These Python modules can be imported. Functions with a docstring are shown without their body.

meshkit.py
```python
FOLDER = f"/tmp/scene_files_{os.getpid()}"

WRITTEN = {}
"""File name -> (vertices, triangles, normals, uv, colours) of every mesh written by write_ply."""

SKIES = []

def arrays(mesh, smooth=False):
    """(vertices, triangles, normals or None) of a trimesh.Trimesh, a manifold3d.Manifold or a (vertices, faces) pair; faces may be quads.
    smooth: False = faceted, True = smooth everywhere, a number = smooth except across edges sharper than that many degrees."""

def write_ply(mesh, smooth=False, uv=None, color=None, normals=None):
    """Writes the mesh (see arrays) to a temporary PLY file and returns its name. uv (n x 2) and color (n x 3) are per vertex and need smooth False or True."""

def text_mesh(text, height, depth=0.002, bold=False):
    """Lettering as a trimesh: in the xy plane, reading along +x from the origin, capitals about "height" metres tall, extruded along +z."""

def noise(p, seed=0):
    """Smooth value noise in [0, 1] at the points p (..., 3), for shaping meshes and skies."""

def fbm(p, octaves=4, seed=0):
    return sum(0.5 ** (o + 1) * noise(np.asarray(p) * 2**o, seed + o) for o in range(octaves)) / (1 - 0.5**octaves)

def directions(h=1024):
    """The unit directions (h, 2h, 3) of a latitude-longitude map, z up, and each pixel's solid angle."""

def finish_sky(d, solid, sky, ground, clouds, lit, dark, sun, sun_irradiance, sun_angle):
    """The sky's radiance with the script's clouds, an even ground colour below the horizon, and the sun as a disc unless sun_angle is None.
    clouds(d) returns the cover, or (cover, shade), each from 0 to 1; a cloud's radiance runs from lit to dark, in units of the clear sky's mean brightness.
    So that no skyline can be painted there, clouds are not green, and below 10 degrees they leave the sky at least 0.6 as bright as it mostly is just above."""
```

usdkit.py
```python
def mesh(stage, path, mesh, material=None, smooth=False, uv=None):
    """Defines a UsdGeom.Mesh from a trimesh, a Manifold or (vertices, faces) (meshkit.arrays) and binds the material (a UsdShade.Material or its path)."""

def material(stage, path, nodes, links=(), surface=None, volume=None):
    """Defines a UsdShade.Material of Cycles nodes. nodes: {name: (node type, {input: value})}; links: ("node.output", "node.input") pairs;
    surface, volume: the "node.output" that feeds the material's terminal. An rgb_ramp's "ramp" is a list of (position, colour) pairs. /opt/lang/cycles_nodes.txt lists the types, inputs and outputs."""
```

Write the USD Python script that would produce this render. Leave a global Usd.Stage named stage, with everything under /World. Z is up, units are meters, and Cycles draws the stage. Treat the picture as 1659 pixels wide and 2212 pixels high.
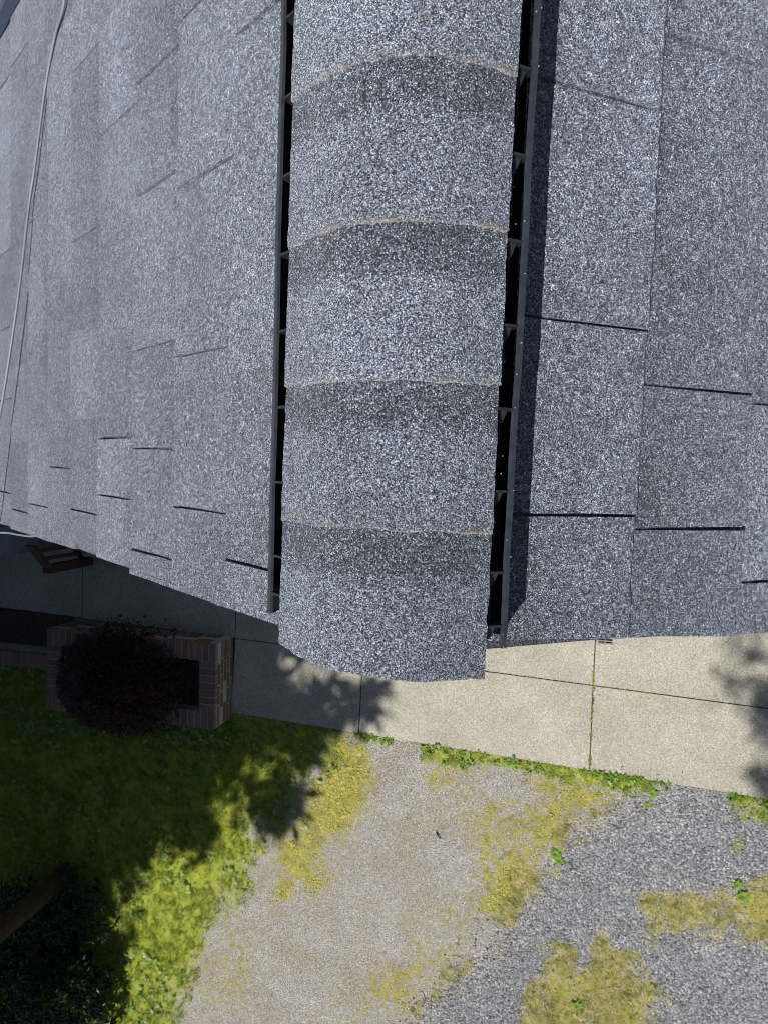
import math, random
import numpy as np, trimesh, shapely
from shapely.geometry import Polygon
from pxr import Usd, UsdGeom, UsdLux, UsdShade, Sdf, Gf, Vt
import usdkit
from meshkit import noise, fbm

stage = Usd.Stage.CreateInMemory()
UsdGeom.SetStageUpAxis(stage, UsdGeom.Tokens.z)
UsdGeom.SetStageMetersPerUnit(stage, 1.0)
UsdGeom.Xform.Define(stage, '/World'); UsdGeom.Scope.Define(stage, '/World/Looks')
stage.SetDefaultPrim(stage.GetPrimAtPath('/World'))
rng = np.random.default_rng(7); random.seed(7)

# ------------------------------------------------------------------ camera, sky, sun, exposure
RIDGE = 6.2                                    # height of the ridge above the ground
cam = UsdGeom.Camera.Define(stage, '/World/camera')
R = np.array([[0.9725229280484394, -0.04697608235825892, 0.22801842492737343], [0.033020527807011986, 0.9973622243908239, 0.06463929224190533], [-0.23045346420359256, -0.055333905017251134, 0.971508805823244]])
CAM = np.array([0.18234, 0.22594, 0.79386 + RIDGE])
M4 = np.eye(4); M4[:3, :3] = R.T; M4[3, :3] = CAM
cam.AddTransformOp().Set(Gf.Matrix4d(*M4.ravel().tolist()))
cam.CreateHorizontalApertureAttr(36.0); cam.CreateVerticalApertureAttr(36.0 * 1024 / 767)
cam.CreateFocalLengthAttr(36.0 * 1529.51 / 1659.0)
cam.CreateClippingRangeAttr(Gf.Vec2f(0.05, 500))
cam.CreateExposureAttr(0.0)
SUN_EL, SUN_AZ = math.radians(61.5), math.radians(22.0)   # azimuth from -y towards -x
SUN = np.array([-math.sin(SUN_AZ) * math.cos(SUN_EL), -math.cos(SUN_AZ) * math.cos(SUN_EL), math.sin(SUN_EL)])
sun = UsdLux.DistantLight.Define(stage, '/World/sun')
sun.CreateIntensityAttr(1.25); sun.CreateAngleAttr(0.53); sun.CreateNormalizeAttr(True); sun.CreateColorAttr(Gf.Vec3f(1.0, 0.96, 0.90))
zc = SUN; xc = np.cross([0, 0, 1.0], zc); xc /= np.linalg.norm(xc); yc = np.cross(zc, xc)
m = np.eye(4); m[0, :3], m[1, :3], m[2, :3] = xc, yc, zc
sun.AddTransformOp().Set(Gf.Matrix4d(*m.ravel().tolist()))
skym = usdkit.material(stage, '/World/Looks/sky', {
    's': ('sky_texture', {'sky_type': 'single_scattering', 'sun_disc': False, 'sun_elevation': SUN_EL, 'sun_rotation': math.atan2(SUN[0], SUN[1])}),
    'b': ('background_shader', {'strength': 0.05})}, [('s.color', 'b.color')], surface='b.background')
dome = UsdLux.DomeLight.Define(stage, '/World/sky')
UsdShade.MaterialBindingAPI.Apply(dome.GetPrim()).Bind(skym)
for k, v in (('kind', 'structure'),):
    dome.GetPrim().SetCustomDataByKey(k, v)

# ------------------------------------------------------------------ helpers
used = {}
def numbered(path):
    n = used.get(path, 0); used[path] = n + 1
    return path if n == 0 else f'{path}_{n:03d}'
class Node:
    def __init__(s, path, base, prim): s.path, s.base, s.prim = path, np.asarray(base, float), prim
def tag(n, label=None, cat=None, group=None, kind=None):
    p = n.prim if isinstance(n, Node) else n
    for k, v in (('label', label), ('category', cat), ('group', group), ('kind', kind)):
        if v: p.SetCustomDataByKey(k, v)
    return n
def thing(name, label, cat, loc=(0, 0, 0), group=None):
    path = numbered('/World/' + name)
    x = UsdGeom.Xform.Define(stage, path); x.AddTranslateOp().Set(Gf.Vec3d(*map(float, loc)))
    return tag(Node(path, loc, x.GetPrim()), label, cat, group)
def group_part(name, parent):
    path = numbered(parent.path + '/' + name)
    x = UsdGeom.Xform.Define(stage, path)
    return Node(path, parent.base, x.GetPrim())
def obj(name, mesh, mat, parent=None, smooth=False, color=None, cname='cover', label=None, cat=None, group=None, kind=None):
    """one Mesh prim; mesh in world coordinates, a (v, f) pair or a trimesh"""
    path = numbered((parent.path if parent else '/World') + '/' + name)
    base = parent.base if parent else np.zeros(3)
    if isinstance(mesh, trimesh.Trimesh): v, f = np.array(mesh.vertices), np.array(mesh.faces)
    else: v, f = np.asarray(mesh[0], float), np.asarray(mesh[1], int)
    u = usdkit.mesh(stage, path, (v - base, f), mat, smooth=smooth)
    if color is not None:
        UsdGeom.PrimvarsAPI(u).CreatePrimvar(cname, Sdf.ValueTypeNames.Color3fArray, 'vertex').Set(Vt.Vec3fArray.FromNumpy(np.asarray(color, np.float32)))
    return tag(Node(path, base, u.GetPrim()), label, cat, group, kind)
class MB:
    def __init__(s): s.v, s.f, s.n = [], [], 0
    def add(s, v, f):
        v = np.asarray(v, float); f = np.asarray(f, int)
        if f.shape[1] == 4: f = np.vstack([f[:, [0, 1, 2]], f[:, [0, 2, 3]]])
        s.v.append(v); s.f.append(f + s.n); s.n += len(v); return s
    def box(s, lo, hi, frame=None):
        lo, hi = np.minimum(lo, hi), np.maximum(lo, hi)
        v = np.array([[(lo, hi)[i][0], (lo, hi)[j][1], (lo, hi)[k][2]] for i in (0, 1) for j in (0, 1) for k in (0, 1)])
        if frame is not None: v = frame(v)
        f = np.array([[0, 1, 3, 2], [4, 6, 7, 5], [0, 4, 5, 1], [2, 3, 7, 6], [0, 2, 6, 4], [1, 5, 7, 3]])
        return s.add(v, f)
    def rbox(s, lo, hi, b=0.004, frame=None):
        """box with bevelled edges"""
        lo, hi = np.minimum(lo, hi), np.maximum(lo, hi)
        c, h = (lo + hi) / 2, (hi - lo) / 2; b = min(b, h.min() * .8)
        pts = []
        for sx in (-1, 1):
            for sy in (-1, 1):
                for sz in (-1, 1):
                    q = np.array([sx, sy, sz])
                    for a in range(3):
                        w = h - b; w = w.copy(); w[a] = h[a]; pts.append(c + q * w)
        pts = np.array(pts)
        hull = trimesh.convex.convex_hull(pts)
        v = np.array(hull.vertices)
        if frame is not None: v = frame(v)
        return s.add(v, hull.faces)
    def tube(s, P, r, n=8, cap=True):
        P = np.asarray(P, float); r = np.broadcast_to(r, len(P))
        T = np.gradient(P, axis=0); T /= np.linalg.norm(T, axis=1)[:, None] + 1e-12
        up = np.array([0, 0, 1.0]) if abs(T[0][2]) < .9 else np.array([1.0, 0, 0])
        rings = []
        for p, t, rr in zip(P, T, r):
            a = np.cross(up, t); a /= np.linalg.norm(a); b = np.cross(t, a); up = b
            th = np.arange(n) * 2 * np.pi / n
            rings.append(p + rr * (np.cos(th)[:, None] * a + np.sin(th)[:, None] * b))
        v = np.vstack(rings); f = []
        for i in range(len(P) - 1):
            for j in range(n):
                k = (j + 1) % n
                f += [[i * n + j, i * n + k, (i + 1) * n + k], [i * n + j, (i + 1) * n + k, (i + 1) * n + j]]
        if cap:
            for j in range(1, n - 1): f += [[0, j + 1, j], [(len(P) - 1) * n, (len(P) - 1) * n + j, (len(P) - 1) * n + j + 1]]
        return s.add(v, np.array(f))
    @property
    def mesh(s): return np.vstack(s.v), np.vstack(s.f)
def catmull(P, n=8):
    P = np.asarray(P, float); Q = np.vstack([2 * P[0] - P[1], P, 2 * P[-1] - P[-2]]); out = []
    for i in range(1, len(Q) - 2):
        t = np.linspace(0, 1, n, endpoint=False)[:, None]
        a, b, c, d = Q[i - 1], Q[i], Q[i + 1], Q[i + 2]
        out.append(.5 * (2 * b + (c - a) * t + (2 * a - 5 * b + 4 * c - d) * t**2 + (3 * b - a - 3 * c + d) * t**3))
    return np.vstack(out + [P[-1:]])
def smoothstep(a, b, x):
    t = np.clip((x - a) / (b - a), 0, 1); return t * t * (3 - 2 * t)

# ------------------------------------------------------------------ materials
def mat(name, nodes, links, surface): return usdkit.material(stage, '/World/Looks/' + name, nodes, links, surface=surface)
def plain(name, col, rough=.6, spec=.5, var=.15, scale=8, bump=0.0, bscale=60, dist=.003, metallic=0.0):
    c0 = tuple(x * (1 - var) for x in col); c1 = tuple(min(1, x * (1 + var)) for x in col)
    nodes = {'g': ('geometry', {}), 'n': ('noise_texture', {'scale': scale, 'detail': 5, 'roughness': .65}),
             'r': ('rgb_ramp', {'ramp': [(.3, c0), (.7, c1)]}), 'p': ('principled_bsdf', {'roughness': rough, 'specular_ior_level': spec, 'metallic': metallic})}
    links = [('g.position', 'n.vector'), ('n.fac', 'r.fac'), ('r.color', 'p.base_color')]
    if bump:
        nodes['bn'] = ('noise_texture', {'scale': bscale, 'detail': 4, 'roughness': .6}); nodes['b'] = ('bump', {'strength': bump, 'distance': dist})
        links += [('g.position', 'bn.vector'), ('bn.fac', 'b.height'), ('b.normal', 'p.normal')]
    return mat(name, nodes, links, 'p.BSDF')

def granules(name, gain=1.0, dark=0.0, mask=False, scale=860, warm=0.0, clump=1.0):
    """crushed stone granules of an asphalt shingle: cells of charcoal, blue grey, pale grey, a few tan"""
    t = np.array
    cols = [(0, (.020, .022, .028)), (.27 + dark, (.022, .025, .033)), (.28 + dark, (.070, .082, .108)), (.54 + dark, (.085, .095, .120)), (.55 + dark, (.20, .23, .29)), (.83 + dark * .6, (.235, .262, .315)),
            (.84 + dark * .6, (.47, .51, .585)), (.972, (.55, .59, .65)), (.976, (.36, .29, .215)), (1, (.36, .29, .215))]
    cols = [(p, tuple(np.array(c) * gain * np.array([.97, 1.0, 1.05]) * (1 + warm * np.array([.1, 0, -.12])))) for p, c in cols]
    N = {'g': ('geometry', {}),
         'w': ('noise_texture', {'scale': 260, 'detail': 2}), 'wm': ('vector_math', {'math_type': 'multiply_add', 'vector2': (.0016, .0016, .0016)}),
         'v': ('voronoi_texture', {'scale': scale, 'randomness': 1.0}), 'sep': ('separate_color', {}),
         'r': ('rgb_ramp', {'ramp': cols}),
         'n1': ('noise_texture', {'scale': 4.5, 'detail': 6, 'roughness': .6}), 'r1': ('map_range', {'from_min': .3, 'from_max': .7, 'to_min': .84, 'to_max': 1.14}),
         'n2': ('voronoi_texture', {'scale': 290}), 's2': ('separate_color', {}), 'r2': ('map_range', {'from_min': 0, 'from_max': 1, 'to_min': 1 - .28 * clump, 'to_max': 1 + .28 * clump}),
         'mm': ('math', {'math_type': 'multiply'}), 'oi': ('object_info', {}), 'ro': ('map_range', {'from_min': 0, 'from_max': 1, 'to_min': .95, 'to_max': 1.05}),
         'mm2': ('math', {'math_type': 'multiply'}), 'n4': ('voronoi_texture', {'scale': 165}), 's4': ('separate_color', {}), 'r4': ('map_range', {'from_min': 0, 'from_max': 1, 'to_min': 1 - .28 * clump, 'to_max': 1 + .28 * clump}), 'mm4': ('math', {'math_type': 'multiply'}), 'c': ('vector_math', {'math_type': 'scale'}),
         'b': ('bump', {'strength': .9, 'distance': .0012, 'invert': True}), 'p': ('principled_bsdf', {'roughness': .7, 'specular_ior_level': .4, 'diffuse_roughness': .8, 'sheen_weight': .12, 'sheen_roughness': .45, 'sheen_tint': (.75, .88, 1.0)})}
    Lk = [('g.position', 'w.vector'), ('w.color', 'wm.vector1'), ('g.position', 'wm.vector3'), ('wm.vector', 'v.vector'), ('v.color', 'sep.color'), ('sep.r', 'r.fac'),
          ('g.position', 'n1.vector'), ('n1.fac', 'r1.value'), ('wm.vector', 'n2.vector'), ('n2.color', 's2.color'), ('s2.g', 'r2.value'), ('r1.result', 'mm.value1'), ('r2.result', 'mm.value2'),
          ('oi.random', 'ro.value'), ('mm.value', 'mm2.value1'), ('ro.result', 'mm2.value2'),
          ('r.color', 'c.vector1'), ('wm.vector', 'n4.vector'), ('n4.color', 's4.color'), ('s4.b', 'r4.value'), ('mm2.value', 'mm4.value1'), ('r4.result', 'mm4.value2'), ('mm4.value', 'c.scale'), ('v.distance', 'b.height'), ('b.normal', 'p.normal')]
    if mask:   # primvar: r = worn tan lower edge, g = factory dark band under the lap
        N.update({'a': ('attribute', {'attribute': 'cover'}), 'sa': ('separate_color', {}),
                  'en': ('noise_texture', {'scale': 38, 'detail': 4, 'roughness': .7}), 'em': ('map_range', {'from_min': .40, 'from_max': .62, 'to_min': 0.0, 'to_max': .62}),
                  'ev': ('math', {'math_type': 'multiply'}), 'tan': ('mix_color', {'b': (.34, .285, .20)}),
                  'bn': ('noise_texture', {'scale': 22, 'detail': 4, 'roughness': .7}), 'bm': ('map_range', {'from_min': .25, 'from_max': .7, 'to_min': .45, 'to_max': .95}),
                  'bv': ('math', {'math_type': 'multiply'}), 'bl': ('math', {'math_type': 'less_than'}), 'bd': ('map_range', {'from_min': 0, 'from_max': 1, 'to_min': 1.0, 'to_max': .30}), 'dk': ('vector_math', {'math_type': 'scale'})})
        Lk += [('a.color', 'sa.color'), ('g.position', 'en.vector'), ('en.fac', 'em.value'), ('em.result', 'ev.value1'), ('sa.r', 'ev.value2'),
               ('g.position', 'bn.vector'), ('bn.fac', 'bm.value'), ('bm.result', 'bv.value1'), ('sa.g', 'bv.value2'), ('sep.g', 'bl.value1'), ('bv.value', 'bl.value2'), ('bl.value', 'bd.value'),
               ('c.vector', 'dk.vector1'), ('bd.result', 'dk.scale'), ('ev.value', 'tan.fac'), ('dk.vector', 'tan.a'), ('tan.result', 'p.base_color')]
    else:
        Lk += [('c.vector', 'p.base_color')]
    return mat(name, N, Lk, 'p.BSDF')

SH = [granules('shingle_plain', 1.0, mask=True), granules('shingle_dark', .93, .03, mask=True), granules('shingle_pale', 1.06, -.015, mask=True), granules('shingle_mid', .96, .02, mask=True)]
SH_CAP = granules('ridge_cap_granules', 1.0, -.01, mask=True, scale=900, clump=.45)
SH_DECK = granules('shingle_base', .6, .12)
PLASTIC = plain('black_plastic', (.010, .011, .013), .38, .35, .25, 30, .25, 300, .0006)
PLASTIC_TOP = plain('scuffed_black_plastic', (.034, .040, .054), .38, .6, .35, 60, .3, 400, .0005)
RIBP = plain('worn_black_plastic', (.024, .026, .030), .4, .5, .3, 60)
LEAF_BIT = plain('dry_leaf', (.50, .38, .24), .7, .3)
GRIT = plain('loose_granule', (.42, .41, .40), .8, .2)
CABLE = plain('grey_cable', (.20, .23, .255), .45, .5, .1, 30)
NAVY = plain('navy_enamel', (.055, .075, .14), .25, .5, .1, 10)
NAVY_IN = plain('navy_glass', (.012, .02, .06), .12, .5, .05, 10)
WOOD = plain('brown_painted_wood', (.042, .015, .010), .6, .4, .3, 14, .3, 80)
SIDING = plain('slate_siding', (.11, .13, .16), .75, .3, .2, 6, .3, 90)
BOARD = plain('white_trim', (.45, .44, .42), .55, .4, .08, 4, .1, 60)
BARK = plain('bark', (.055, .034, .019), .9, .2, .45, 18, 1.0, 40, .02)
SOIL = plain('planter_soil', (.085, .065, .045), .95, .1, .4, 30, .8, 60, .01)
BRICKS = [plain(f'brick_{n}', c, .85, .25, .22, 40, .5, 140, .002) for n, c in (('mauve', (.21, .135, .115)), ('brown', (.18, .112, .085)), ('rose', (.24, .135, .10)), ('mossy', (.15, .105, .05)))]
MORTAR = plain('mortar', (.36, .34, .31), .95, .1, .25, 50, .4, 160)
STEEL = plain('drain_steel', (.16, .16, .165), .5, .5, .2, 30, .2, 120, .001)
PANE_DARK = plain('dark_gap', (.01, .01, .012), .9, .1)

def leafmat(name, c0, c1, rough=.45, trans=.3, spec=.4):
    return mat(name, {'oi': ('geometry', {}), 'r': ('rgb_ramp', {'ramp': [(0, c0), (1, c1)]}), 'p': ('principled_bsdf', {'roughness': rough, 'specular_ior_level': spec}),
                      't': ('translucent_bsdf', {}), 'm': ('mix_closure', {'fac': trans})},
               [('oi.random_per_island', 'r.fac'), ('r.color', 'p.base_color'), ('r.color', 't.color'), ('p.BSDF', 'm.closure1'), ('t.BSDF', 'm.closure2')], 'm.closure')
CONIFER = leafmat('conifer_leaf', (.010, .022, .008), (.03, .05, .014), .5, .12)
SHRUB = leafmat('glossy_shrub_leaf', (.015, .045, .015), (.06, .13, .045), .28, .2, .5)
MAPLE = leafmat('dark_red_leaf', (.035, .010, .010), (.10, .028, .024), .6, .15)
WEED = leafmat('weed_leaf', (.22, .36, .04), (.48, .60, .13), .45, .3)

def instmat(name, ramp, rough=.6, trans=0.0, spec=.3, vary=1.6):
    N = {'oi': ('object_info', {}), 'g': ('geometry', {}), 'n': ('noise_texture', {'scale': 5, 'detail': 5, 'roughness': .7}), 'ad': ('math', {'math_type': 'multiply_add', 'value2': vary, 'value3': -vary / 2}),
         'sm': ('math', {'math_type': 'add', 'use_clamp': True}), 'r': ('rgb_ramp', {'ramp': ramp}), 'p': ('principled_bsdf', {'roughness': rough, 'specular_ior_level': spec})}
    Lk = [('g.position', 'n.vector'), ('n.fac', 'ad.value1'), ('ad.value', 'sm.value1'), ('oi.random', 'sm.value2'), ('sm.value', 'r.fac'), ('r.color', 'p.base_color')]
    if trans:
        N['t'] = ('translucent_bsdf', {}); N['m'] = ('mix_closure', {'fac': trans})
        Lk += [('r.color', 't.color'), ('p.BSDF', 'm.closure1'), ('t.BSDF', 'm.closure2')]
        return mat(name, N, Lk, 'm.closure')
    return mat(name, N, Lk, 'p.BSDF')
GRASS = instmat('grass_blade', [(0, (.13, .27, .03)), (.4, (.33, .44, .05)), (.8, (.49, .52, .08)), (1, (.54, .48, .16))], .5, .3, vary=1.0)
MOSS = instmat('moss_clump', [(0, (.20, .24, .04)), (.5, (.38, .37, .07)), (1, (.52, .44, .15))], .9)
OLIVE = instmat('dry_moss', [(0, (.16, .20, .05)), (.35, (.40, .40, .11)), (.65, (.62, .56, .22)), (1, (.80, .68, .42))], .9, .15)
STONE_B = instmat('blue_grey_stone', [(0, (.09, .095, .105)), (.45, (.24, .243, .26)), (.8, (.34, .34, .355)), (1, (.54, .54, .54))], .8, vary=.5)
STONE_S = instmat('sandy_stone', [(0, (.13, .115, .095)), (.5, (.29, .265, .225)), (.85, (.42, .395, .35)), (1, (.7, .68, .64))], .8, vary=.7)

# aggregate concrete
CONCRETE = mat('aggregate_concrete', {
    'g': ('geometry', {}), 'v': ('voronoi_texture', {'scale': 130}), 's': ('separate_color', {}),
    'r': ('rgb_ramp', {'ramp': [(0, (.25, .225, .17)), (.15, (.325, .30, .24)), (.55, (.40, .382, .322)), (.85, (.465, .442, .37)), (1, (.56, .54, .475))]}),
    'n': ('noise_texture', {'scale': 1.7, 'detail': 6, 'roughness': .65}), 'mr': ('map_range', {'from_min': .3, 'from_max': .7, 'to_min': .80, 'to_max': 1.1}),
    'n2': ('noise_texture', {'scale': 60, 'detail': 3}), 'mr2': ('map_range', {'from_min': .3, 'from_max': .7, 'to_min': .88, 'to_max': 1.12}), 'mm': ('math', {'math_type': 'multiply'}),
    'c': ('vector_math', {'math_type': 'scale'}), 'b': ('bump', {'strength': .6, 'distance': .003, 'invert': True}), 'p': ('principled_bsdf', {'roughness': .8, 'specular_ior_level': .3})},
    [('g.position', 'v.vector'), ('v.color', 's.color'), ('s.g', 'r.fac'), ('g.position', 'n.vector'), ('n.fac', 'mr.value'), ('g.position', 'n2.vector'), ('n2.fac', 'mr2.value'),
     ('mr.result', 'mm.value1'), ('mr2.result', 'mm.value2'), ('r.color', 'c.vector1'), ('mm.value', 'c.scale'), ('c.vector', 'p.base_color'), ('v.distance', 'b.height'), ('b.normal', 'p.normal')], 'p.BSDF')

# ground: primvar cover = (grass, moss, blue gravel) weights, the rest is compacted sandy gravel
GN = {'g': ('geometry', {}), 'a': ('attribute', {'attribute': 'cover'}), 'sa': ('separate_color', {}),
      'v': ('voronoi_texture', {'scale': 75}), 'vs': ('separate_color', {}), 'v2': ('voronoi_texture', {'scale': 150}), 'vs2': ('separate_color', {}),
      'sand': ('rgb_ramp', {'ramp': [(0, (.105, .096, .084)), (.3, (.225, .21, .187)), (.7, (.35, .333, .305)), (.94, (.45, .433, .40)), (1, (.68, .66, .63))]}),
      'blue': ('rgb_ramp', {'ramp': [(0, (.06, .062, .07)), (.35, (.16, .164, .18)), (.75, (.29, .295, .31)), (1, (.46, .46, .47))]}),
      'n': ('noise_texture', {'scale': 2.2, 'detail': 7, 'roughness': .65}), 'tint': ('rgb_ramp', {'ramp': [(.34, (.90, .86, .80)), (.5, (.99, .98, .96)), (.66, (1.04, 1.09, 1.18))]}), 'sandt': ('mix_color', {'blend_type': 'multiply', 'fac': 1.0, 'use_clamp': False}),
      'n2': ('noise_texture', {'scale': 14, 'detail': 9, 'roughness': .82}),
      'mo': ('rgb_ramp', {'ramp': [(.32, (.10, .09, .035)), (.5, (.27, .25, .05)), (.68, (.44, .40, .09))]}),
      'gr': ('rgb_ramp', {'ramp': [(.3, (.06, .08, .018)), (.5, (.24, .28, .03)), (.7, (.46, .43, .08))]}),
      'n3': ('noise_texture', {'scale': 16, 'detail': 8, 'roughness': .85}), 'th': ('map_range', {'from_min': .28, 'from_max': .72, 'to_min': -.8, 'to_max': .8})}
GL = [('a.color', 'sa.color'), ('g.position', 'v.vector'), ('v.color', 'vs.color'), ('g.position', 'v2.vector'), ('v2.color', 'vs2.color'), ('vs2.r', 'sand.fac'), ('vs.r', 'blue.fac'),
      ('g.position', 'n.vector'), ('n.fac', 'tint.fac'), ('sand.color', 'sandt.a'), ('tint.color', 'sandt.b'), ('g.position', 'n2.vector'), ('n2.fac', 'mo.fac'), ('n2.fac', 'gr.fac'), ('g.position', 'n3.vector'), ('n3.fac', 'th.value')]
prev = 'sandt.result'
for ch, col, nm in (('b', 'blue.color', 'mb'), ('g', 'mo.color', 'mg'), ('r', 'gr.color', 'mr')):
    GN[nm + 'a'] = ('math', {'math_type': 'add'}); GN[nm + 'f'] = ('map_range', {'range_type': 'smoothstep', 'from_min': .36, 'from_max': .80}); GN[nm] = ('mix_color', {})
    GL += [('sa.' + ch, nm + 'a.value1'), ('th.result', nm + 'a.value2'), (nm + 'a.value', nm + 'f.value'), (nm + 'f.result', nm + '.fac'), (prev, nm + '.a'), (col, nm + '.b')]
    prev = nm + '.result'
GN['b'] = ('bump', {'strength': .8, 'distance': .006, 'invert': True}); GN['p'] = ('principled_bsdf', {'roughness': .9, 'specular_ior_level': .2})
GL += [(prev, 'p.base_color'), ('v.distance', 'b.height'), ('b.normal', 'p.normal')]
GROUND = mat('yard_ground', GN, GL, 'p.BSDF')

# ------------------------------------------------------------------ roof frame
PITCH = math.radians(36.88); SP, CP = math.sin(PITCH), math.cos(PITCH); EXPO = .203
def slope(side):
    """(d down the slope from the ridge, y along the ridge, h off the slope) -> world"""
    def fr(q):
        q = np.asarray(q, float); d, y, h = q[..., 0], q[..., 1], q[..., 2]
        return np.stack([side * (d * CP + h * SP), y, RIDGE - d * SP + h * CP], -1)
    return fr
def fix(v, f, side):
    return (v, np.asarray(f)[:, ::-1]) if side > 0 else (v, np.asarray(f))

house = thing('house', 'grey shingled gable roof with black ridge vent, over a house seen from above', 'house', (0, 2.5, 0))
def tab(side, d0, d1, y0, y1, t0, t1, seed, shear=0.0, band=0.0):
    """one shingle tab: a wedge with an uneven cut lower edge"""
    r = np.random.default_rng(seed); fr = slope(side); n = 13
    ys = np.linspace(y0, y1, n); ys[1:-1] += r.uniform(-.004, .004, n - 2)
    low = d1 + r.normal(0, .0011, n) + np.interp(ys, [y0, (y0 + y1) / 2, y1], r.normal(0, .0012, 3))
    q = lambda u: d0 + (d1 - d0) * u
    rows = [(np.full(n, d0 - .02), t0 - .0012), (np.full(n, d0 + .001), t0)] + [(np.full(n, q(u)), t0 + (t1 - t0) * u) for u in (.12, .28, .55)] + [ (low - .0025, t1), (low, t1 - .0014), (low - .0004, -.009)]
    ws = r.normal(0, .0006, len(rows))
    v = []
    for k, (d, h) in enumerate(rows):
        yy = ys.copy(); yy[0] += ws[k] + shear * (np.mean(d) - (d0 + d1) / 2); yy[-1] += ws[-k - 1]
        v.append(np.stack([d, yy, np.full(n, h)], -1))
    v.append(np.stack([np.full(n, d0 - .02), ys, np.full(n, -.009)], -1))
    m = len(v); v = np.vstack(v); f = []
    for k in range(m):
        k2 = (k + 1) % m
        for j in range(n - 1):
            a, b, c, d = k * n + j, k * n + j + 1, k2 * n + j + 1, k2 * n + j
            f += [[a, b, c], [a, c, d]]
    for j in (0, n - 1):
        ring = [k * n + j for k in range(m)]
        for k in range(1, m - 1): f.append([ring[0], ring[k], ring[k + 1]] if j else [ring[0], ring[k + 1], ring[k]])
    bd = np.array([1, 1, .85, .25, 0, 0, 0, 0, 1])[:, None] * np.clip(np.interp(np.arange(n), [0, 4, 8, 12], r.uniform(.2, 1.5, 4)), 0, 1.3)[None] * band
    return *fix(fr(v), np.array(f), side), np.stack([np.zeros(m * n), bd.ravel(), np.zeros(m * n)], -1)
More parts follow.
